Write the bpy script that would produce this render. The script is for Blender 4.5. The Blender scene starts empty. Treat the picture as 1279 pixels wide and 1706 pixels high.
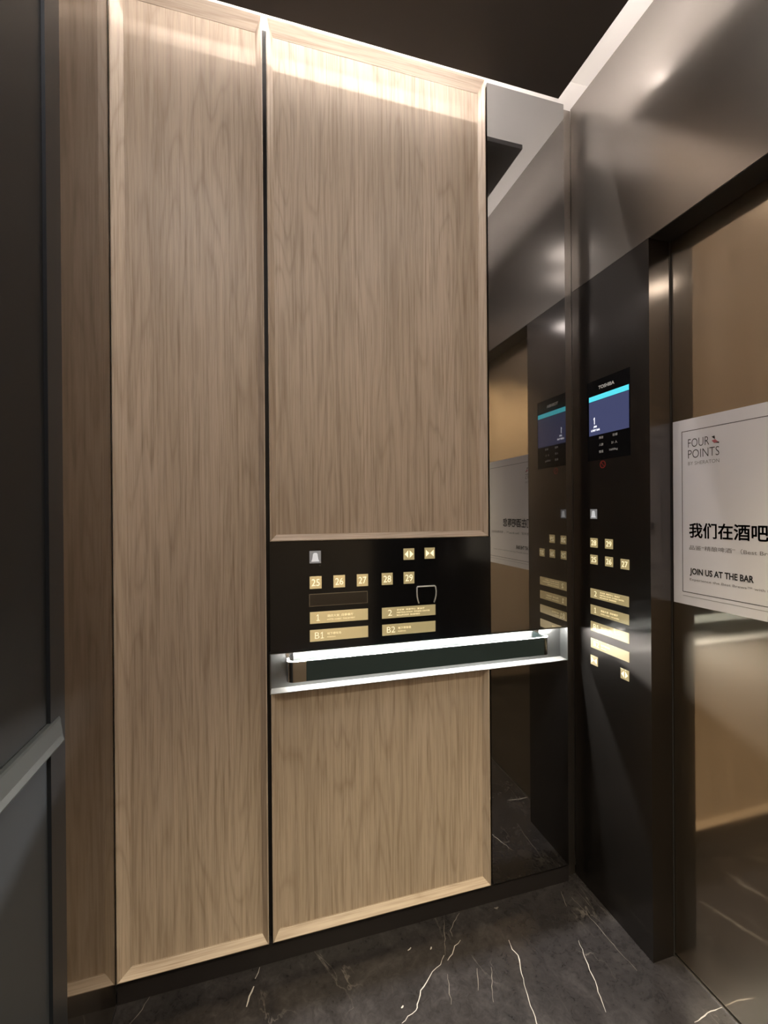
import bpy, bmesh, math, random
from mathutils import Vector, Matrix
random.seed(4)
S = bpy.context.scene
COL = S.collection

# ------------------------------------------------------------------ camera
YAW, PITCH, ROLL, F_PX = 0.27097, -0.00154, -0.00748, 723.92
cam_d = bpy.data.cameras.new('camera'); cam = bpy.data.objects.new('camera', cam_d); COL.objects.link(cam)
cam_d.sensor_fit = 'HORIZONTAL'; cam_d.sensor_width = 36.0
cam_d.lens = F_PX / 1279 * 36.0
cam_d.clip_start = 0.02
_f = Vector((math.sin(YAW) * math.cos(PITCH), math.cos(YAW) * math.cos(PITCH), math.sin(PITCH)))
_r = Vector((math.cos(YAW), -math.sin(YAW), 0)); _u = _r.cross(_f)
_r2 = math.cos(ROLL) * _r + math.sin(ROLL) * _u; _u2 = -math.sin(ROLL) * _r + math.cos(ROLL) * _u
M = Matrix((_r2, _u2, -_f)).transposed().to_4x4(); M.translation = (-1.0789, -1.3013, 1.3157)
cam.matrix_world = M
S.camera = cam

# ------------------------------------------------------------------ world, exposure, light strengths
W = bpy.data.worlds.new('world'); S.world = W; W.use_nodes = True
W.node_tree.nodes['Background'].inputs[0].default_value = (0, 0, 0, 1)
S.view_settings.view_transform = 'Standard'; S.view_settings.look = 'None'
S.view_settings.exposure = 0.0; S.view_settings.gamma = 1.0
S.view_settings.use_curve_mapping = False
COVE = 1080.0          # LED tape above the ceiling panel
RAIL = 980.0           # LED tape inside the handrail recess
WIDE_FILL = 1.05            # watts of each wide fill fitting added unseen in the ceiling panel
GAP_FILL = 285.0           # added fill tape under the white ceiling, shining straight down the two long walls
BEAM_FILL = 220.0           # watts of each narrow warm fill fitting added behind them
S.cycles.max_bounces = 14; S.cycles.diffuse_bounces = 8; S.cycles.glossy_bounces = 8
S.cycles.use_denoising = True
S.cycles.sample_clamp_indirect = 6.0
S.cycles.caustics_reflective = True

# ------------------------------------------------------------------ materials
def new_mat(name):
    m = bpy.data.materials.new(name); m.use_nodes = True
    nt = m.node_tree
    return m, nt, nt.nodes['Principled BSDF']

def simple(name, col, rough=0.5, metal=0.0, spec=0.5, coat=0.0, emit=None, es=0.0):
    m, nt, b = new_mat(name)
    b.inputs['Base Color'].default_value = (*col, 1); b.inputs['Roughness'].default_value = rough
    b.inputs['Metallic'].default_value = metal; b.inputs['Specular IOR Level'].default_value = spec
    b.inputs['Coat Weight'].default_value = coat
    if emit:
        b.inputs['Emission Color'].default_value = (*emit, 1); b.inputs['Emission Strength'].default_value = es
    return m

def node(nt, kind, **kw):
    n = nt.nodes.new(kind)
    for k, v in kw.items(): setattr(n, k, v)
    return n

def wood(name, axis):
    """light oak veneer, grain along the given axis (2 = upright, 0 = level)"""
    m, nt, b = new_mat(name); L = nt.links.new
    tc = node(nt, 'ShaderNodeTexCoord'); oi = node(nt, 'ShaderNodeObjectInfo')
    off = node(nt, 'ShaderNodeVectorMath', operation='SCALE'); L(oi.outputs['Random'], off.inputs['Scale'])
    off.inputs[0].default_value = (13.0, 7.0, 5.0)
    add = node(nt, 'ShaderNodeVectorMath', operation='ADD'); L(tc.outputs['Object'], add.inputs[0]); L(off.outputs[0], add.inputs[1])
    def mapped(sc):
        mp = node(nt, 'ShaderNodeMapping'); L(add.outputs[0], mp.inputs['Vector'])
        s = [sc[0], sc[0], sc[0]]; s[axis] = sc[1]; mp.inputs['Scale'].default_value = s
        return mp
    def noise(sc, detail, dist, scale=1.0, rough=0.55):
        n = node(nt, 'ShaderNodeTexNoise'); L(mapped(sc).outputs[0], n.inputs['Vector'])
        n.inputs['Scale'].default_value = scale; n.inputs['Detail'].default_value = detail
        n.inputs['Distortion'].default_value = dist; n.inputs['Roughness'].default_value = rough
        return n
    broad = noise((7, 0.5), 3, 0.6)
    fine = noise((170, 3.2), 4, 0.3, rough=0.7)
    pore = noise((420, 9), 2, 0.0)
    # cathedral figure: contour lines of a slow stretched noise
    slow = noise((6.5, 0.62), 2, 0.25)
    mul = node(nt, 'ShaderNodeMath', operation='MULTIPLY'); L(slow.outputs['Fac'], mul.inputs[0]); mul.inputs[1].default_value = 34.0
    pp = node(nt, 'ShaderNodeMath', operation='PINGPONG'); L(mul.outputs[0], pp.inputs[0]); pp.inputs[1].default_value = 1.0
    def ramp(src, stops):
        r = node(nt, 'ShaderNodeValToRGB'); L(src, r.inputs[0])
        e = r.color_ramp.elements
        e[0].position, e[0].color = stops[0][0], (*stops[0][1], 1)
        e[1].position, e[1].color = stops[-1][0], (*stops[-1][1], 1)
        for p, c in stops[1:-1]:
            x = e.new(p); x.color = (*c, 1)
        return r
    def mix(fac, a, c, mode='MULTIPLY'):
        x = node(nt, 'ShaderNodeMix', data_type='RGBA', blend_type=mode)
        if isinstance(fac, float): x.inputs[0].default_value = fac
        else: L(fac, x.inputs[0])
        L(a, x.inputs[6]); L(c, x.inputs[7]); return x
    base = ramp(broad.outputs['Fac'], [(0.3, (0.43, 0.356, 0.285)), (0.55, (0.505, 0.423, 0.346)), (0.75, (0.565, 0.478, 0.397))])
    f = ramp(fine.outputs['Fac'], [(0.32, (0.70, 0.67, 0.63)), (0.5, (0.97, 0.97, 0.97)), (0.72, (1.08, 1.08, 1.07))])
    c = ramp(pp.outputs[0], [(0.0, (0.74, 0.69, 0.64)), (0.35, (0.96, 0.95, 0.94)), (1.0, (1.04, 1.03, 1.02))])
    p = ramp(pore.outputs['Fac'], [(0.36, (0.80, 0.77, 0.74)), (0.5, (1, 1, 1))])
    x = mix(1.0, base.outputs[0], f.outputs[0]); x = mix(0.58, x.outputs[2], c.outputs[0]); x = mix(0.55, x.outputs[2], p.outputs[0])
    L(x.outputs[2], b.inputs['Base Color'])
    b.inputs['Roughness'].default_value = 0.48; b.inputs['Specular IOR Level'].default_value = 0.35
    bp = node(nt, 'ShaderNodeBump'); bp.inputs['Strength'].default_value = 0.05; bp.inputs['Distance'].default_value = 0.001
    L(fine.outputs['Fac'], bp.inputs['Height']); L(bp.outputs[0], b.inputs['Normal'])
    return m

def steel(name, col, r_sharp, r_broad, mixf, streak_axis=2):
    """hairline-finished tinted steel: a sharp and a broad lobe together"""
    m, nt, b = new_mat(name); L = nt.links.new
    b.inputs['Metallic'].default_value = 1.0
    b.inputs['Base Color'].default_value = (*col, 1); b.inputs['Roughness'].default_value = r_sharp
    g = node(nt, 'ShaderNodeBsdfAnisotropic'); g.inputs['Color'].default_value = (*col, 1); g.inputs['Roughness'].default_value = r_broad
    tc = node(nt, 'ShaderNodeTexCoord'); mp = node(nt, 'ShaderNodeMapping'); L(tc.outputs['Object'], mp.inputs[0])
    s = [500, 500, 500]; s[streak_axis] = 2.5; mp.inputs['Scale'].default_value = s
    n = node(nt, 'ShaderNodeTexNoise'); n.inputs['Scale'].default_value = 1.0; n.inputs['Detail'].default_value = 2; L(mp.outputs[0], n.inputs['Vector'])
    bp = node(nt, 'ShaderNodeBump'); bp.inputs['Strength'].default_value = 0.03; bp.inputs['Distance'].default_value = 0.0004
    L(n.outputs['Fac'], bp.inputs['Height']); L(bp.outputs[0], g.inputs['Normal'])
    mx = node(nt, 'ShaderNodeMixShader'); mx.inputs[0].default_value = mixf
    L(b.outputs[0], mx.inputs[1]); L(g.outputs[0], mx.inputs[2])
    L(mx.outputs[0], nt.nodes['Material Output'].inputs['Surface'])
    return m

def marble(name):
    m, nt, b = new_mat(name); L = nt.links.new
    tc = node(nt, 'ShaderNodeTexCoord')
    def noise(scale, detail, dist=0.0, rough=0.6):
        n = node(nt, 'ShaderNodeTexNoise'); L(tc.outputs['Object'], n.inputs['Vector'])
        n.inputs['Scale'].default_value = scale; n.inputs['Detail'].default_value = detail
        n.inputs['Distortion'].default_value = dist; n.inputs['Roughness'].default_value = rough
        return n
    big = noise(6.0, 6, 0.8, 0.68)
    r = node(nt, 'ShaderNodeValToRGB'); L(big.outputs['Fac'], r.inputs[0])
    e = r.color_ramp.elements
    e[0].position, e[0].color = 0.30, (0.0115, 0.0109, 0.0120, 1); e[1].position, e[1].color = 0.72, (0.0315, 0.0295, 0.0315, 1)
    x = e.new(0.5); x.color = (0.0172, 0.0160, 0.0172, 1)
    # thin wandering veins: zero-crossings of warped noise, kept to a few places
    warp = noise(3.0, 4, 0.4)
    mp = node(nt, 'ShaderNodeMapping'); L(tc.outputs['Object'], mp.inputs[0]); mp.inputs['Scale'].default_value = (5.5, 2.0, 1); mp.inputs['Rotation'].default_value = (0, 0, 0.5)
    v = node(nt, 'ShaderNodeTexNoise'); L(mp.outputs[0], v.inputs['Vector']); v.inputs['Scale'].default_value = 1.3; v.inputs['Detail'].default_value = 5; v.inputs['Distortion'].default_value = 1.0
    sb = node(nt, 'ShaderNodeMath', operation='SUBTRACT'); L(v.outputs['Fac'], sb.inputs[0]); sb.inputs[1].default_value = 0.5
    ab = node(nt, 'ShaderNodeMath', operation='ABSOLUTE'); L(sb.outputs[0], ab.inputs[0])
    vr = node(nt, 'ShaderNodeValToRGB'); L(ab.outputs[0], vr.inputs[0])
    ve = vr.color_ramp.elements; ve[0].position, ve[0].color = 0.0, (1, 1, 1, 1); ve[1].position, ve[1].color = 0.007, (0, 0, 0, 1)
    mk = noise(4.0, 2); mr = node(nt, 'ShaderNodeValToRGB'); L(mk.outputs['Fac'], mr.inputs[0])
    mr.color_ramp.elements[0].position = 0.5; mr.color_ramp.elements[1].position = 0.66
    mm = node(nt, 'ShaderNodeMath', operation='MULTIPLY'); L(vr.outputs[0], mm.inputs[0]); L(mr.outputs[0], mm.inputs[1])
    m2 = node(nt, 'ShaderNodeMath', operation='MULTIPLY'); L(mm.outputs[0], m2.inputs[0]); m2.inputs[1].default_value = 0.22
    mx = node(nt, 'ShaderNodeMix', data_type='RGBA'); L(m2.outputs[0], mx.inputs[0]); L(r.outputs[0], mx.inputs[6]); mx.inputs[7].default_value = (0.42, 0.39, 0.36, 1)
    fl = noise(42.0, 6, 1.2, 0.72); fr = node(nt, 'ShaderNodeValToRGB'); L(fl.outputs['Fac'], fr.inputs[0])
    fr.color_ramp.elements[0].position, fr.color_ramp.elements[0].color = 0.3, (0.68, 0.68, 0.68, 1)
    fr.color_ramp.elements[1].position, fr.color_ramp.elements[1].color = 0.72, (1.5, 1.47, 1.45, 1)
    m3 = node(nt, 'ShaderNodeMix', data_type='RGBA', blend_type='MULTIPLY'); m3.inputs[0].default_value = 1.0; L(mx.outputs[2], m3.inputs[6]); L(fr.outputs[0], m3.inputs[7])
    L(m3.outputs[2], b.inputs['Base Color'])
    b.inputs['Roughness'].default_value = 0.16; b.inputs['Specular IOR Level'].default_value = 0.36
    return m

WOOD_V = wood('oak_upright', 2); WOOD_H = wood('oak_level', 0)
WHITE = simple('cove_white', (0.80, 0.775, 0.75), 0.7)
COVEP = simple('cove_paint', (0.42, 0.40, 0.385), 0.7)
CEIL = simple('ceiling_brown', (0.090, 0.084, 0.090), 0.42)
BLACK = simple('black_matt', (0.010, 0.010, 0.011), 0.55)
KICK = simple('kick_black', (0.016, 0.014, 0.015), 0.35)
GLASS = simple('black_glass', (0.006, 0.006, 0.007), 0.12, spec=0.3)
MIRROR = steel('dark_mirror', (0.30, 0.293, 0.29), 0.015, 0.30, 0.12)
BRONZE = steel('bronze_mirror', (0.25, 0.22, 0.195), 0.045, 0.38, 0.30)
DSTEEL = steel('titanium_steel', (0.30, 0.275, 0.255), 0.20, 0.42, 0.5)
CSTEEL = steel('black_steel', (0.13, 0.12, 0.115), 0.12, 0.40, 0.45)
GSTEEL = steel('gold_steel', (0.55, 0.475, 0.38), 0.065, 0.34, 0.30)
TSTEEL = steel('tray_steel', (0.165, 0.17, 0.17), 0.30, 0.5, 0.6, 0)
LEDGE = simple('satin_ledge', (0.30, 0.30, 0.295), 0.35, 0.7)
CHROME = simple('chrome', (0.40, 0.39, 0.38), 0.12, 1.0)
CLIPM = simple('bright_chrome', (0.80, 0.80, 0.80), 0.38, 0.35)
TEAL = simple('teal_leather', (0.020, 0.040, 0.044), 0.5)
GREYP = simple('charcoal_laminate', (0.012, 0.014, 0.0175), 0.5, 0.0, 0.3)
GREYL = simple('grey_laminate', (0.032, 0.038, 0.048), 0.5, 0.0, 0.3)
GREYF = simple('slate_frame', (0.012, 0.015, 0.021), 0.40, 0.0, 0.3)
GREYT = simple('grey_trim', (0.050, 0.058, 0.063), 0.40, 0.0, 0.4)
PAPER = simple('poster_paper', (0.84, 0.84, 0.90), 0.55)
INK = simple('poster_ink', (0.012, 0.012, 0.014), 0.6)
INKG = simple('poster_grey_ink', (0.22, 0.215, 0.225), 0.6)
PINK = simple('poster_pink', (0.55, 0.16, 0.19), 0.6)
COVE_LED = simple('cove_led', (0.8, 0.8, 0.8), 0.5, emit=(1.0, 0.93, 0.875), es=COVE)
GAP_FILL_LED = simple('gap_fill_led', (0.8, 0.8, 0.8), 0.5, emit=(1.0, 0.92, 0.85), es=GAP_FILL)  # for the fill strips added over the long walls
RAIL_LED = simple('rail_led', (0.8, 0.8, 0.8), 0.5, emit=(1.0, 0.97, 0.90), es=RAIL)
SPOT = simple('fill_lens', (0.8, 0.8, 0.8), 0.5, emit=(1.0, 0.87, 0.72), es=3.0)  # lens glow of the fill fittings added to the ceiling panel
GOLD = simple('button_gold', (0.72, 0.64, 0.47), 0.22, 0.75, emit=(0.47, 0.37, 0.165), es=0.62)
DIGIT = simple('lit_digit', (0.6, 0.5, 0.3), 0.5, emit=(1.0, 0.92, 0.62), es=0.95)
FAINT = simple('faint_lettering', (0.6, 0.5, 0.3), 0.5, emit=(0.95, 0.82, 0.50), es=0.85)
ALARMG = simple('alarm_grey', (0.25, 0.25, 0.26), 0.4, emit=(0.32, 0.33, 0.34), es=0.35)
ALARMW = simple('alarm_white', (0.6, 0.6, 0.6), 0.4, emit=(0.72, 0.74, 0.76), es=0.6)
SLOT = simple('reader_window', (0.035, 0.028, 0.020), 0.30)
SLOTE = simple('reader_edge', (0.34, 0.30, 0.23), 0.35, 0.3)
SCREEN = simple('screen_navy', (0.01, 0.01, 0.02), 0.2, emit=(0.052, 0.060, 0.135), es=1.0)
CYAN = simple('screen_cyan', (0.02, 0.05, 0.06), 0.2, emit=(0.10, 0.78, 0.90), es=1.0)
GLYPH = simple('screen_white', (0.5, 0.5, 0.5), 0.3, emit=(0.88, 0.90, 1.0), es=1.0)
PRINT = simple('grey_print', (0.80, 0.80, 0.80), 0.5)
RED = simple('red_print', (0.30, 0.022, 0.018), 0.5)
VEIN = simple('marble_vein', (0.36, 0.345, 0.33), 0.2)
VEIN2 = simple('marble_thin_vein', (0.13, 0.118, 0.11), 0.2)
SILL = simple('sill_steel', (0.42, 0.39, 0.36), 0.3, 1.0)
FLOOR = marble('dark_marble')

# ------------------------------------------------------------------ mesh helpers (world metres; origin subtracted at build)
class MB:
    def __init__(s): s.bm = bmesh.new(); s.mi = 0
    def quad(s, pts):
        f = s.bm.faces.new([s.bm.verts.new(p) for p in pts]); f.material_index = s.mi; return s
    def box(s, x0, x1, y0, y1, z0, z1):
        v = [s.bm.verts.new((x, y, z)) for x in (x0, x1) for y in (y0, y1) for z in (z0, z1)]
        for i in ((0, 1, 3, 2), (4, 6, 7, 5), (0, 4, 5, 1), (2, 3, 7, 6), (0, 2, 6, 4), (1, 5, 7, 3)):
            f = s.bm.faces.new([v[k] for k in i]); f.material_index = s.mi
        return s
    def loft(s, rings, close=True, caps=True):
        R_ = [[s.bm.verts.new(p) for p in r] for r in rings]; n = len(R_[0])
        for a, b in zip(R_, R_[1:]):
            for i in range(n if close else n - 1):
                j = (i + 1) % n
                f = s.bm.faces.new((a[i], a[j], b[j], b[i])); f.material_index = s.mi
        if caps and close:
            for r in (R_[0], R_[-1]):
                f = s.bm.faces.new(r); f.material_index = s.mi
        return s
    def prism(s, pts, off):
        """flat outline pushed along off"""
        o = Vector(off); return s.loft([[Vector(p) for p in pts], [Vector(p) + o for p in pts]])
    def tube(s, path, r, n=10):
        rings = []; P = [Vector(p) for p in path]
        for i, p in enumerate(P):
            t = ((P[min(i + 1, len(P) - 1)] - P[max(i - 1, 0)])).normalized()
            a = t.cross(Vector((0, 1, 0)));  a = a.normalized() if a.length > 1e-4 else Vector((1, 0, 0)); b = t.cross(a)
            rings.append([p + r * (math.cos(2 * math.pi * k / n) * a + math.sin(2 * math.pi * k / n) * b) for k in range(n)])
        return s.loft(rings)
    def bevel(s, w, seg=2):
        bmesh.ops.bevel(s.bm, geom=list(s.bm.edges), offset=w, segments=seg, profile=0.5, affect='EDGES', clamp_overlap=True); return s
    def build(s, name, mat, parent=None, org=None, smooth=False):
        o3 = Vector(org) if org else (Vector(parent_world(parent)) if parent else Vector((0, 0, 0)))
        bmesh.ops.recalc_face_normals(s.bm, faces=s.bm.faces)
        for v in s.bm.verts: v.co -= o3
        me = bpy.data.meshes.new(name); s.bm.to_mesh(me); s.bm.free()
        for m in (mat if isinstance(mat, (list, tuple)) else [mat]): me.materials.append(m)
        if smooth:
            for p in me.polygons: p.use_smooth = True
        o = bpy.data.objects.new(name, me); COL.objects.link(o)
        if parent: o.parent = parent
        else: o.location = o3
        return o

def parent_world(p):
    v = Vector((0, 0, 0))
    while p: v += p.location; p = p.parent
    return v

def tag(o, label=None, cat=None, group=None, kind=None):
    if label: o['label'] = label
    if cat: o['category'] = cat
    if group: o['group'] = group
    if kind: o['kind'] = kind
    return o

def thing(name, loc, label, cat, group=None):
    o = bpy.data.objects.new(name, None); COL.objects.link(o); o.location = loc; o.empty_display_size = 0.05
    return tag(o, label, cat, group)

def struct(name, mb, mat):
    return tag(mb.build(name, mat), kind='structure')

# faces: 'F' = the wood wall (text runs +X, looks -Y); 'R' = the door wall (text runs -Y, looks -X)
def place(face, u, v, d):
    """u along the wall to the right, v up, d out of the wall"""
    return Vector((u, -d, v)) if face == 'F' else Vector((-d, -u, v))

def plate(face, base, u0, u1, v0, v1, d0, d1, bev=0.0):
    mb = MB()
    if face == 'F': mb.box(u0, u1, base - d1, base - d0, v0, v1)
    else: mb.box(base - d1, base - d0, -u1, -u0, v0, v1)
    if bev: mb.bevel(bev)
    return mb

def letters(items, face, base, d, thick=0.0004):
    """items: (text, left u, bottom v, height of capitals, optional width, weight) -> one mesh of lettering"""
    mb = MB()
    for it in items:
        text, u, v, h = it[:4]
        if text == '1':                    # upright with a flag and a foot
            w_ = it[4]; k = h * (.16 if len(it) > 5 and it[5] > 0 else .095); cx_ = u + w_ * .5
            for P_ in ([(cx_ - k / 2, v), (cx_ + k / 2, v), (cx_ + k / 2, v + h), (cx_ - k / 2, v + h)],
                       [(cx_ - k / 2, v + h - k * 1.2), (cx_ - k / 2, v + h), (u, v + h * .78), (u, v + h * .78 - k)],
                       [(u, v), (u + w_, v), (u + w_, v + k * .8), (u, v + k * .8)])[:2 if len(it) > 5 and it[5] > 0 else 3]:
                vs = []
                for a_, b_ in P_:
                    p = place(face, a_, b_, d + thick)
                    if face == 'F': p.y += base
                    else: p.x += base
                    vs.append(mb.bm.verts.new(p))
                mb.bm.faces.new(vs)
            continue
        width = it[4] if len(it) > 4 else None; wt = it[5] if len(it) > 5 else 0.0
        cu = bpy.data.curves.new('lettering', 'FONT'); cu.body = text; cu.size = 1.0; cu.offset = wt; cu.resolution_u = 3
        ob = bpy.data.objects.new('lettering', cu); COL.objects.link(ob)
        bpy.context.view_layer.update()
        me = bpy.data.meshes.new_from_object(ob.evaluated_get(bpy.context.evaluated_depsgraph_get()))
        bpy.data.objects.remove(ob); bpy.data.curves.remove(cu)
        if not me.vertices: continue
        xs = [q.co.x for q in me.vertices]; ys = [q.co.y for q in me.vertices]
        x0, x1, y0, y1 = min(xs), max(xs), min(ys), max(ys)
        sy = h / (y1 - y0); sx = width / (x1 - x0) if width else sy
        vs = []
        for q in me.vertices:
            p = place(face, u + (q.co.x - x0) * sx, v + (q.co.y - y0) * sy, d + thick)
            if face == 'F': p.y += base
            else: p.x += base
            vs.append(mb.bm.verts.new(p))
        for pl in me.polygons:
            try: mb.bm.faces.new([vs[k] for k in pl.vertices])
            except ValueError: pass
        bpy.data.meshes.remove(me)
    return mb

def outline(face, base, pts, d, thick=0.0004):
    mb = MB()
    P = []
    for u, v in pts:
        p = place(face, u, v, d)
        if face == 'F': p.y += base
        else: p.x += base
        P.append(p)
    return mb.prism(P, (0, -thick, 0) if face == 'F' else (-thick, 0, 0))

def join(a, b):
    me = bpy.data.meshes.new('tmp'); b.bm.to_mesh(me); b.bm.free(); a.bm.from_mesh(me); bpy.data.meshes.remove(me); return a

# ------------------------------------------------------------------ the shell of the car
XL, YB, ZT = -1.4648, -1.62, 2.90
struct('wall_front', MB().box(XL - .05, 0.16, 0.062, 0.10, -0.05, ZT), COVEP)
struct('wall_left', MB().box(XL - .05, XL - .012, YB - .04, 0.062, -0.05, ZT), WHITE)
struct('wall_right', MB().box(0.115, 0.16, YB - .04, 0.062, -0.05, ZT), COVEP)
struct('wall_back', MB().box(XL - .05, 0.16, YB - .05, YB - .012, -0.05, ZT), WHITE)
struct('ceiling', MB().box(XL - .05, 0.16, YB - .05, 0.10, ZT, ZT + .04), WHITE)

# floor: dark marble with inlaid veins (traced in place)
fl = MB().box(XL - .012, 0.115, YB - .012, 0.062, -0.04, 0.0)
VE = [([(-1.0984, .0068), (-1.1109, -.0225)], .0035, 1), ([(-1.1137, -.0418), (-1.1254, -.0646), (-1.1319, -.0889)], .0075, 1),
      ([(-.5064, -.0802), (-.5313, -.0918), (-.5483, -.1123), (-.5691, -.1253)], .0038, 1),
      ([(-.5731, -.1088), (-.5936, -.1306), (-.6237, -.142), (-.6498, -.1635), (-.6728, -.1786), (-.6937, -.208), (-.7013, -.22), (-.7264, -.2267), (-.7459, -.2373)], .0034, 1),
      ([(-.471, .0027), (-.5031, -.0219), (-.5252, -.0439), (-.526, -.0632)], .003, 2),
      ([(-.365, -.1207), (-.3703, -.1488), (-.3632, -.1687), (-.3771, -.2025), (-.385, -.2296)], .0042, 1),
      ([(-.4564, -.1765), (-.4957, -.2587)], .0026, 2), ([(-.5844, -.1598), (-.6066, -.2328)], .0026, 2), ([(-.4969, -.1683), (-.5213, -.2218)], .0024, 2),
      ([(-.5287, -.0062), (-.5698, -.1097)], .0024, 2),
      ([(-.385, -.2296), (-.3949, -.2555), (-.4059, -.2935), (-.4133, -.3298), (-.43, -.40), (-.425, -.47)], .0036, 1),
      ([(-.0994, -.019), (-.1188, -.0736)], .0025, 2), ([(-.1611, -.1802), (-.18, -.2325), (-.193, -.2756), (-.2026, -.3042), (-.225, -.36)], .0032, 1),
      ([(-.0801, -.0483), (-.0728, -.1172), (-.0705, -.1947), (-.0682, -.247), (-.0623, -.2999)], .0022, 2),
      ([(-.0245, -.4405), (.0275, -.4337), (.0791, -.4344)], .0038, 1),
      ([(-1.3841, .015), (-1.4049, -.0295), (-1.4205, -.047)], .003, 2),
      ([(-.352, -.012), (-.345, -.016), (-.338, -.014)], .008, 2),
      ([(-.66, -.06), (-.672, -.066)], .006, 1), ([(-.60, -.075), (-.606, -.082)], .006, 1), ([(-.73, -.20), (-.737, -.204)], .006, 1),
      ([(-.80, -.30), (-.86, -.37), (-.93, -.40), (-.97, -.47)], .003, 2), ([(-.55, -.36), (-.60, -.45), (-.62, -.6)], .003, 2)]
rv = random.Random(2)
for pts, w, mi in VE:
    P = []
    for a, b in zip(pts, pts[1:]):
        a, b = Vector((*a, 0)), Vector((*b, 0)); n = max(2, int((b - a).length / .012))
        for k in range(n):
            t = k / n; nn = Vector((-(b - a).y, (b - a).x, 0)).normalized()
            P.append(a.lerp(b, t) + nn * rv.uniform(-.0022, .0022) * (0 if k == 0 else 1))
    P.append(Vector((*pts[-1], 0)))
    fl.mi = mi; prev = None
    for k, p in enumerate(P):
        t = (P[min(k + 1, len(P) - 1)] - P[max(k - 1, 0)]).normalized(); nn = Vector((-t.y, t.x, 0))
        ww = w * .38 * (0.35 + 0.65 * math.sin(math.pi * min(max(k / (len(P) - 1), .08), .92))) * rv.uniform(.6, 1.15)
        cur = (fl.bm.verts.new(p + nn * ww + Vector((0, 0, .0002))), fl.bm.verts.new(p - nn * ww + Vector((0, 0, .0002))))
        if prev:
            f = fl.bm.faces.new((prev[0], prev[1], cur[1], cur[0])); f.material_index = mi
        prev = cur
struct('floor', fl, [FLOOR, VEIN, VEIN2])

# plinth and trims of the wood wall
struct('baseboard_front', MB().box(XL, -0.0455, 0.009, 0.030, 0.0, 0.0615), KICK)
struct('trim_1', MB().box(-0.05, -0.001, 0.030, 0.060, 0.0, 2.755), DSTEEL)                    # corner filler strip
struct('trim_2', MB().box(-1.0725, -1.0605, 0.029, 0.060, 0.0615, 2.738), BLACK)              # dark joint between the wood panels
struct('baseboard_left', MB().box(XL - .010, XL + .001, YB, -0.001, 0.0, 0.012), KICK)
struct('trim_3', MB().box(XL - .012, XL + .006, -0.366, -0.3065, 0.012, 2.735), GREYF)            # upright frame beside the bronze mirror
struct('trim_4', MB().box(XL - .0115, XL, -0.3062, -0.3025, 0.012, 2.735), BLACK)

# ------------------------------------------------------------------ ceiling panel with its LED tapes
GX, GY, ZC = 0.1485, 0.0972, 2.6473
t = thing('ceiling_panel', (-0.8, -0.8, ZC), 'dark brown floating ceiling panel with a lit gap all around', 'ceiling panel')
px0, px1, py0, py1 = XL + 0.10, -GX, YB + 0.0972, -GY
MB().box(px0, px1, py0, py1, ZC, ZC + .016).build('panel', CEIL, t)
hx, hy, zl = 0.20, 0.20, ZC + .093
for (a, b, c, d_) in ((px0 + hx, px1 - hx, py1 - hy - .008, py1 - hy), (px0 + hx, px1 - hx, py0 + hy, py0 + hy + .008),
                      (px1 - hx - .008, px1 - hx, py0 + hy + .02, py1 - hy - .02), (px0 + hx, px0 + hx + .008, py0 + hy + .02, py1 - hy - .02)):
    tp = MB().box(a, b, c, d_, zl - .001, zl).build('led_tape', COVE_LED, t)
    MB().box(a - .001, b + .001, c - .001, d_ + .001, ZC + .0162, zl - .0015).build('tape_holder', WHITE, tp)
FIT = [(-.60, -.80, 0), (-.45, -.60, 0), (-1.365, -.80, 0), (-1.05, -1.36, 0), (-.30, -1.36, 1), (-.55, -1.36, 1), (-.80, -1.36, 1)]  # fittings added out of view to brighten the wood and the poster
for sx, sy, narrow in FIT:
    rg = MB(); n = 28
    for k in range(n):
        a, b = 2 * math.pi * k / n, 2 * math.pi * (k + 1) / n
        rq = 1.0 if narrow else 2.4
        for (r0, z0), (r1, z1) in (((.050, -.0005), (.050, -.004)), ((.050, -.004), (.040, -.004)), ((.040, -.004), (.034, -.0005))):
            rg.quad([(sx + rq * r0 * math.cos(a), sy + rq * r0 * math.sin(a), ZC + z0), (sx + rq * r0 * math.cos(b), sy + rq * r0 * math.sin(b), ZC + z0),
                     (sx + rq * r1 * math.cos(b), sy + rq * r1 * math.sin(b), ZC + z1), (sx + rq * r1 * math.cos(a), sy + rq * r1 * math.sin(a), ZC + z1)])
    rg = rg.build('fill_downlight', BLACK, t)
    MB().prism([(sx + rq * .033 * math.cos(2 * math.pi * k / n), sy + rq * .033 * math.sin(2 * math.pi * k / n), ZC - .0012) for k in range(n)], (0, 0, .0008)).build('lens', SPOT, rg)
    if narrow:
        ld = bpy.data.lights.new('fill_lamp', 'SPOT'); ld.energy = BEAM_FILL; ld.color = (1.0, .84, .56)
        ld.spot_size = math.radians(84); ld.spot_blend = .9; ld.shadow_soft_size = .03
    else:
        ld = bpy.data.lights.new('fill_lamp', 'AREA'); ld.shape = 'DISK'; ld.size = .16; ld.energy = WIDE_FILL * (3.9 if sx < -1 else 1.0); ld.color = (1.0, .95, .92)
    lo = bpy.data.objects.new('fill_lamp', ld); COL.objects.link(lo); lo.parent = rg
    lo.location = Vector((sx, sy, ZC - .006)) - parent_world(rg)
for sx, sy in ((-.35, -.35), (-1.15, -.35), (-.35, -1.25), (-1.15, -1.25)):
    MB().box(sx - .008, sx + .008, sy - .008, sy + .008, ZC + .0162, ZT).build('hanger', WHITE, t)

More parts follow.
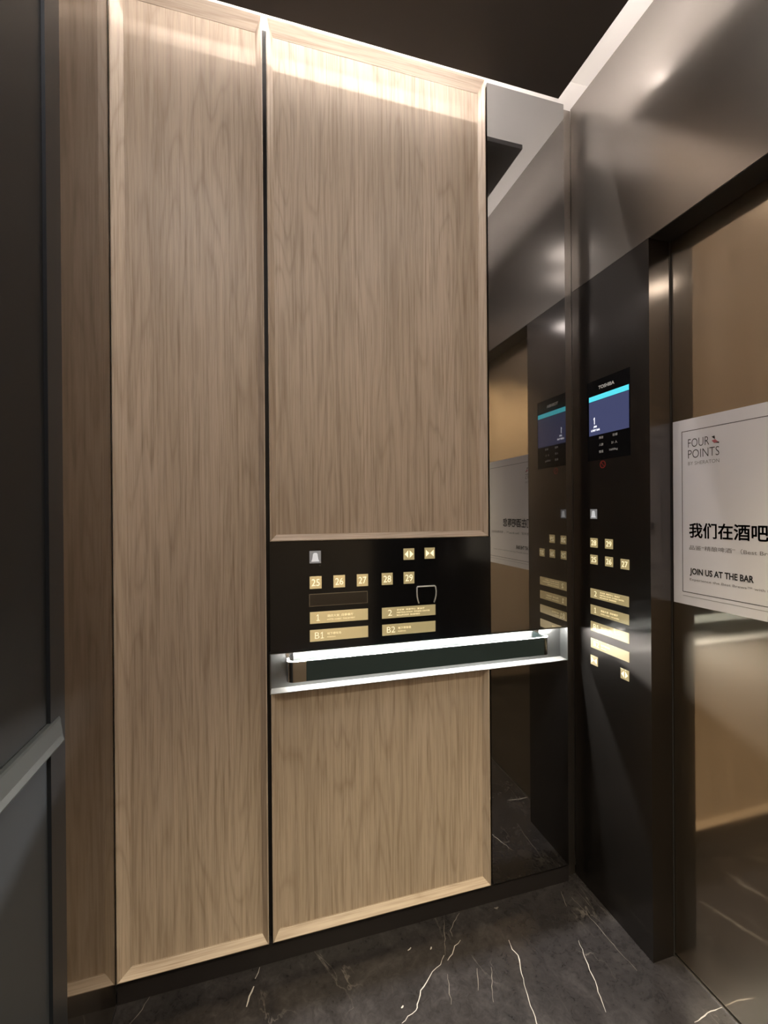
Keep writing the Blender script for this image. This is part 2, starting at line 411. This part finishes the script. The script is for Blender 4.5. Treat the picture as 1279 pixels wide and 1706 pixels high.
for y_, lab in ((-0.035, 'added fill light strip, unseen under the white ceiling above the oak panels'), (YB + 0.035, 'added fill light strip, unseen under the white ceiling above the wall behind the camera')):
    t = thing('fill_strip', (-0.75, y_, ZT), lab, 'added light strip')  # unseen strip added to light the long wall from above
    MB().box(XL + .03, -.350, y_ - .006, y_ + .006, ZT - .006, ZT - .0002).build('channel', CHROME, t)
    MB().box(XL + .032, -.352, y_ - .003, y_ + .003, ZT - .0072, ZT - .0062).build('led_tape', GAP_FILL_LED, t)

# ------------------------------------------------------------------ framed oak panels
def framed(name, x0, x1, z0, z1, label, top=True, bottom=True, wl=0.020):
    t = thing(name, ((x0 + x1) / 2, 0.02, z0), label, 'wall panel')
    w, back, deep = 0.020, 0.029, 0.020
    def prof(w): return [(0.0, back), (0.0, 0.0008), (0.0012, 0.0), (0.003, 0.0), (w - .0015, deep), (w, deep), (w, back)]
    wt = 0.034
    P, PL, PT = prof(w), prof(wl), prof(wt)
    MB().box(x0 + wl, x1 - w, deep + .0012, back, z0 + (w if bottom else 0), z1 - (wt if top else 0)).build('field', WOOD_V, t)
    def bar(ring_a, ring_b, mat):
        MB().loft([ring_a, ring_b]).build('moulding', mat, t)
    for xe, sg, pr in ((x0, 1, PL), (x1, -1, P)):
        bar([(xe + sg * u, y, z0 + (v if bottom else 0)) for (u, y), (v, _) in zip(pr, P)], [(xe + sg * u, y, z1 - (v if top else 0)) for (u, y), (v, _) in zip(pr, PT)], WOOD_V)
    if bottom: bar([(x0 + ul, y, z0 + u) for (u, y), (ul, _) in zip(P, PL)], [(x1 - u, y, z0 + u) for u, y in P], WOOD_H)
    if top: bar([(x0 + ul, y, z1 - u) for (u, y), (ul, _) in zip(PT, PL)], [(x1 - ur, y, z1 - u) for (u, y), (ur, _) in zip(PT, P)], WOOD_H)
    return t
framed('wood_panel', XL + .0015, -1.0722, 0.0645, 2.750, 'tall narrow light oak wall panel, full height, left of the dark joint', wl=0.031)
framed('wood_panel', -1.0610, -0.3565, 1.2300, 2.750, 'wide light oak wall panel above the black glass button panel')
framed('wood_panel', -1.0610, -0.3565, 0.0645, 0.7845, 'low light oak wall panel under the handrail, down to the plinth', top=False)

# ------------------------------------------------------------------ mirror strips
m_ = MB().box(-0.3490, -0.0490, 0.004, 0.028, 0.0625, 0.7845); m_.box(-0.3490, -0.0490, 0.004, 0.028, 0.9052, 2.745)
tag(m_.build('mirror_panel', MIRROR, org=(-0.2, 0.004, 0.0625)), 'dark mirror strip reflecting the door wall, right of the oak panels', 'mirror')
tag(MB().box(XL - .011, XL, -0.3020, -0.0002, 0.0125, 2.735).build('mirror_panel', BRONZE, org=(XL, -.15, 0.0125)),
    'bronze tinted mirror strip reflecting the narrow oak panel', 'mirror')

# rear (left) wall beyond the frame
t = thing('laminate_panel', (XL, -0.9, 0.012), 'dark grey laminate wall panel with rail at the left edge', 'wall panel')
MB().box(XL - .011, XL, YB + .0005, -0.3665, 0.9305, 2.735).build('upper_field', GREYP, t)
MB().box(XL - .011, XL, YB + .0005, -0.3665, 0.013, 0.8755).build('lower_field', GREYL, t)
prof = [(0.0, .8770), (.012, .8770), (.0165, .884), (.0135, .896), (.0105, .926), (.008, .9295), (0, .9295)]
MB().loft([[(XL + u, YB + .0005, v) for u, v in prof], [(XL + u, -0.3665 + (.03 if u > .004 else .001), v) for u, v in prof]]).build('bumper_rail', GREYT, t)

# wall behind the camera: the same oak, seen only through its light
t = thing('wood_panel', (-0.75, YB, 0.06), 'plain light oak wall panel behind the camera', 'wall panel')
MB().box(XL + .002, -0.36, YB - .011, YB, 0.06, 2.735).build('field', WOOD_V, t)
tag(MB().box(-0.3585, -0.004, YB - .011, YB, 0.0, 2.735).build('dark_panel', BLACK, org=(-.2, YB, 0)), 'black panel behind the camera beside the oak wall', 'wall panel')
struct('baseboard_back', MB().box(XL + .002, -0.36, YB - .011, YB + .003, 0.0, 0.0595), KICK)

# ------------------------------------------------------------------ door wall: header, columns, door
YC, YC2, XD = -0.2960, -1.30, 0.0812
struct('trim_5', MB().box(0.0, 0.113, YB, 0.030, 2.1012, 2.761), DSTEEL)                       # steel transom over the door
struct('trim_9', MB().box(0.0012, 0.0800, YC2, YC - .001, 2.0992, 2.1010), BLACK)                  # dark soffit lining
struct('door_1', MB().box(XD, XD + .03, YC2 - .03, YC + .02, 0.008, 2.12), GSTEEL)
struct('trim_6', MB().box(0.0742, 0.0800, YC - .0008, YC + .010, 0.0, 2.1005), BLACK)       # joint between jamb and door
struct('trim_7', MB().box(XD - .004, XD + .03, YC2, YC - .001, 0.0, 0.0035), SILL)            # door sill
struct('trim_8', MB().box(0.0, 0.074, YB, YC2, 0.0, 2.10), CSTEEL)                                    # far column

# ------------------------------------------------------------------ button panel in the wood wall
FB = 0.0                                   # glass face
t = thing('control_panel', (-0.7055, 0.0, 0.906), 'wide black glass button panel between the oak panels, above the handrail', 'button panel')
MB().box(-1.0622, -0.3497, FB, 0.028, 0.9052, 1.2285).build('faceplate', GLASS, t)
def button(par, face, base, u0, u1, v0, v1, mat, text=None, shapes=None, wt=0.0, dm=None, label=None, th=0.56):
    b = plate(face, base, u0, u1, v0, v1, -.0002, .0016, .0005).build('button', mat, par)
    if label: b['label'] = label
    h, w = v1 - v0, u1 - u0
    if text:
        letters([(text, u0 + w * .16, v0 + h * (1 - th) / 2, h * th, w * .68, wt)], face, base, .0017).build('digits', dm or DIGIT, b)
    if shapes:
        mb = None
        for s in shapes:
            q = outline(face, base, [(u0 + w * a, v0 + h * c) for a, c in s], .0017)
            mb = q if mb is None else join(mb, q)
        mb.build('symbol', dm or DIGIT, b)
    return b
OPEN_ = [[(.43, .18), (.43, .82), (.10, .5)], [(.57, .18), (.90, .5), (.57, .82)]]
CLOSE_ = [[(.12, .2), (.47, .5), (.12, .8)], [(.88, .2), (.88, .8), (.53, .5)]]
BELL_ = [[(.14, .14), (.24, .34), (.30, .74), (.38, .84), (.62, .84), (.70, .74), (.76, .34), (.86, .14)]]
B = .0355
button(t, 'F', FB, -.9478, -.9140, 1.1627, 1.1995, ALARMG, shapes=BELL_, dm=ALARMW, label='grey alarm button with a white bell')
button(t, 'F', FB, -.6550, -.6192, 1.1622, 1.1980, GOLD, shapes=OPEN_)
button(t, 'F', FB, -.5843, -.5495, 1.1632, 1.1985, GOLD, shapes=CLOSE_)
for n, u in (('25', -.9480), ('26', -.8772), ('27', -.8055), ('28', -.7266), ('29', -.6552)):
    button(t, 'F', FB, u, u + B, 1.0868, 1.1240, GOLD, text=n)
def floor_bar(par, face, base, u0, u1, v0, v1, num, lines, mat=GOLD):
    b = plate(face, base, u0, u1, v0, v1, -.0002, .0016, .0005).build('button', mat, par)
    h, w = v1 - v0, u1 - u0
    nw = w * (.055 if num == '1' else .07 if num == '2' else .15)
    if num == 'B1':
        letters([('B', u0 + w * .085, v0 + h * .24, h * .54, w * .075, -0.012), ('1', u0 + w * .18, v0 + h * .24, h * .54, w * .055, -0.012)], face, base, .0017).build('digits', DIGIT, b)
    else: letters([(num, u0 + w * (.11 if len(num) == 1 else .085), v0 + h * .24, h * .54, nw, -0.012)], face, base, .0017).build('digits', DIGIT, b)
    letters([(s, u0 + w * a, v0 + h * c, h * hh, w * ww) for s, a, c, hh, ww in lines], face, base, .0017).build('lettering', FAINT, b)
    return b
L1 = [('酒店大堂  四季餐厅', .29, .50, .21, .45), ('HOTEL LOBBY  THE EATERY', .29, .24, .11, .48)]
L2 = [('会议室  健身中心  宴会厅', .27, .66, .15, .52), ('MEETING ROOM  FITNESS CENTER', .27, .42, .13, .62), ('BALLROOM  BUSINESS', .27, .18, .13, .43)]
LB = [('地下停车场', .29, .50, .22, .24), ('PARKING', .29, .26, .10, .14)]
floor_bar(t, 'F', FB, -.9482, -.7710, .9830, 1.0180, '1', L1)
floor_bar(t, 'F', FB, -.9486, -.7711, .9298, .9646, 'B1', LB)
floor_bar(t, 'F', FB, -.7266, -.5488, .9822, 1.0160, '2', L2)
floor_bar(t, 'F', FB, -.7262, -.5492, .9292, .9634, 'B2', LB)
r_ = plate('F', FB, -.9498, -.7720, 1.0345, 1.0715, -.0002, .0012).build('card_reader', SLOTE, t)
plate('F', FB, -.9482, -.7736, 1.0361, 1.0699, .0008, .0018).build('window', SLOT, r_)
c_ = plate('F', FB, -.6080, -.5535, 1.0240, 1.0745, .0001, .0030, .0008).build('card_clip', GLASS, t)
clip = MB().tube([(-.6060, -.004, 1.0235), (-.6095, -.005, 1.033), (-.6125, -.006, 1.046), (-.6130, -.006, 1.060), (-.6128, -.006, 1.0735), (-.6105, -.006, 1.0765),
                  (-.582, -.006, 1.0765), (-.5525, -.006, 1.0765), (-.5500, -.006, 1.0735), (-.5478, -.006, 1.060), (-.5485, -.006, 1.046), (-.5515, -.005, 1.033), (-.5545, -.004, 1.0235)], 0.0023)
clip.build('rim', CLIPM, c_, smooth=True)['label'] = 'bright chrome rim of the card clip'

# ------------------------------------------------------------------ handrail in its lit recess
RX0, RX1, RZ0, RZ1, RD = -1.0640, -0.0490, 0.7865, 0.9040, 0.040
t = thing('handrail', (-0.556, 0.02, RZ0), 'dark teal flat handrail with chrome ends in a lit steel recess', 'handrail')
tr = MB().box(RX0, RX1, RD, RD + .002, RZ0, RZ1)
tr.box(RX0, RX1, -.0005, RD, RZ1 - .002, RZ1)
tr.box(RX0, RX0 + .002, -.0005, RD, RZ0 + .002, RZ1 - .002); tr.box(RX1 - .002, RX1, -.0005, RD, RZ0 + .002, RZ1 - .002)
tray = tr.build('tray', TSTEEL, t)
MB().box(RX0, RX1, -.0005, RD, RZ0, RZ0 + .0019).build('ledge', LEDGE, tray)
MB().box(-1.020, -0.082, 0.0165, 0.0225, RZ1 - .0055, RZ1 - .0022).build('led_tape', RAIL_LED, tray)
HZ0, HZ1, HY0, HY1 = 0.8255, 0.8845, -0.030, -0.021
bar = MB().box(-0.962, -0.166, HY0, HY1, HZ0, HZ1); bar.bevel(.0008, 1)
bar.build('bar', TEAL, t)
def end(sg, xc, xw):
    """chrome end: straight cap, quarter bend, leg back to the tray"""
    th, rr = HY1 - HY0, 0.020
    inner, outer = [], []
    outer.append((xc, HY0)); inner.append((xc, HY1))
    cx, cy = xw - sg * rr, HY0 + rr
    for k in range(9):
        a = -math.pi / 2 + (math.pi / 2) * k / 8
        outer.append((cx + sg * rr * math.cos(a), cy + rr * math.sin(a)))
        inner.append((cx + sg * (rr - th) * math.cos(a), cy + (rr - th) * math.sin(a)))
    outer.append((xw, RD - .0005)); inner.append((xw - sg * th, RD - .0005))
    mb = MB()
    rings = [[(o[0], o[1], HZ0), (i[0], i[1], HZ0), (i[0], i[1], HZ1), (o[0], o[1], HZ1)] for o, i in zip(outer, inner)]
    mb.loft(rings); mb.build('end_bracket', CHROME, t)
    MB().box(min(xw, xw - sg * .022), max(xw, xw - sg * .022), RD - .006, RD - .0005, HZ0 - .001, HZ1 + .007).build('mount', CHROME, t)
end(-1, -0.9622, -1.0165); end(1, -0.1658, -0.1440)

# ------------------------------------------------------------------ operating column beside the door
t = thing('operating_column', (0.0, -0.13, 0.0), 'black steel column with display and lit buttons beside the lift door', 'button column')
MB().box(0.0, 0.074, YC, 0.0285, 0.0005, 2.1000).build('column', CSTEEL, t)
R0 = 0.0
dsp = plate('R', R0, .0475, .2268, 1.4815, 1.7500, -.0005, .0010).build('display', GLASS, t)
plate('R', R0, .0555, .2235, 1.5660, 1.6800, .0008, .0016).build('screen', SCREEN, dsp)
plate('R', R0, .0555, .2235, 1.6815, 1.6985, .0008, .0016).build('screen_bar', CYAN, dsp)
letters([('TOSHIBA', .0990, 1.7160, .0115, .068, .035)], 'R', R0, .0011).build('lettering', PRINT, dsp)
letters([('1', .0765, 1.6030, .0230, .0085, .03), ('层', .0760, 1.5900, .0080, .016, .04), ('LOBBY BAR', .0650, 1.5795, .0070, .040, .06)], 'R', R0, .0017).build('screen_lettering', GLYPH, dsp)
letters([('用途', .1000, 1.5505, .0085, .019), ('客梯', .1580, 1.5505, .0085, .020), ('人数', .1000, 1.5270, .0085, .019), ('21 人', .1535, 1.5270, .0085, .024),
         ('载重', .1000, 1.5040, .0085, .019), ('1600kg', .1450, 1.5040, .0085, .034)], 'R', R0, .0011).build('print', PRINT, dsp)
ring = MB(); cu_, cv_, ro, ri = .1150, 1.4650, .0125, .0098
for k in range(24):
    a, b = 2 * math.pi * k / 24, 2 * math.pi * (k + 1) / 24
    ring.quad([(-.0007, -(cu_ + r * math.cos(x)), cv_ + r * math.sin(x)) for r, x in ((ri, a), (ro, a), (ro, b), (ri, b))])
ring.quad([(-.0007, -(cu_ - .0080), cv_ + .0062), (-.0007, -(cu_ - .0062), cv_ + .0080), (-.0007, -(cu_ + .0080), cv_ - .0062), (-.0007, -(cu_ + .0062), cv_ - .0080)])
ring.build('prohibition_sign', RED, t)
dot = MB().prism([(.030 + .003 * math.cos(2 * math.pi * k / 12), YC - .0006, 1.812 + .003 * math.sin(2 * math.pi * k / 12)) for k in range(12)], (0, .0005, 0))
dot.build('screw_hole', BLACK, t)
button(t, 'R', R0, .0577, .0879, 1.2850, 1.3174, ALARMG, shapes=BELL_, dm=ALARMW, label='grey alarm button with a white bell')
for n, u, v in (('28', .0568, 1.1880), ('29', .1230, 1.1885), ('25', .0563, 1.1310), ('26', .1228, 1.1310), ('27', .1870, 1.1300)):
    button(t, 'R', R0, u, u + .0330, v, v + .0318, GOLD, text=n)
for num, v, ln in (('2', 1.0155, L2), ('1', .9600, L1), ('B1', .9035, LB), ('B2', .8455, LB)):
    floor_bar(t, 'R', R0, .0560, .2180, v, v + .0325, num, ln)
button(t, 'R', R0, .0545, .0875, .7880, .8200, GOLD, shapes=CLOSE_)
button(t, 'R', R0, .1843, .2166, .7865, .8190, GOLD, shapes=OPEN_)

# ------------------------------------------------------------------ poster on the door
PB = XD - .0006
t = thing('poster', (PB, -0.67, 1.045), 'white landscape poster stuck on the gold lift door', 'poster')
plate('R', PB, .3005, 1.0430, 1.0445, 1.5700, 0, .0012).build('sheet', PAPER, t)
D1 = .0013
def frame_line(u0, u1, v0, v1, w):
    mb = MB()
    for a, b, c, d in ((u0, u1, v0, v0 + w), (u0, u1, v1 - w, v1), (u0, u0 + w, v0, v1), (u1 - w, u1, v0, v1)):
        mb.quad([(PB - D1 - .0002, -p, q) for p, q in ((a, c), (b, c), (b, d), (a, d))])
    return mb
frame_line(.3285, 1.0150, 1.0795, 1.5370, .0016).build('border', INK, t)
MB().quad([(PB - D1 - .0002, -p, q) for p, q in ((.330, 1.0685), (1.0135, 1.0685), (1.0135, 1.0695), (.330, 1.0695))]).build('rule', INKG, t)
letters([('FOUR', .3480, 1.4890, .0235, .0600, -.012), ('POINTS', .3480, 1.4580, .0235, .0870, -.012)], 'R', PB, D1).build('logo_lettering', INK, t)
letters([('BY SHERATON', .3480, 1.4390, .0095, .0870, -.008)], 'R', PB, D1).build('small_logo_lettering', INKG, t)
pw = outline('R', PB, [(.4150, 1.5090), (.4240, 1.5010), (.4225, 1.5110)], D1); 
pw.build('logo_mark', INK, t)
outline('R', PB, [(.4240, 1.5010), (.4330, 1.4930), (.4220, 1.4910), (.4150, 1.4985)], D1).build('logo_mark', PINK, t)
outline('R', PB, [(.4240, 1.4915), (.4345, 1.4935), (.4345, 1.4895)], D1).build('logo_mark', INK, t)
letters([*[('我们在酒吧等您', .3497 + a * .0009, 1.2350 + b * .0008, .0415, .2790, .008) for a in (0, 1) for b in (0, 1)]], 'R', PB, D1).build('headline', INK, t)
letters([('品鉴“精酿啤酒”（Best Brews™），畅享美好时光', .3500, 1.2010, .0130, .3900)], 'R', PB, D1).build('small_print', INKG, t)
letters([('JOIN US AT THE BAR', .3510, 1.1275, .0225, .1660, .03)], 'R', PB, D1).build('headline', INK, t)
letters([('Experience the Best Brews™ with local craft beers and bar snacks', .3510, 1.1130, .0085, .3700)], 'R', PB, D1).build('small_print', INKG, t)
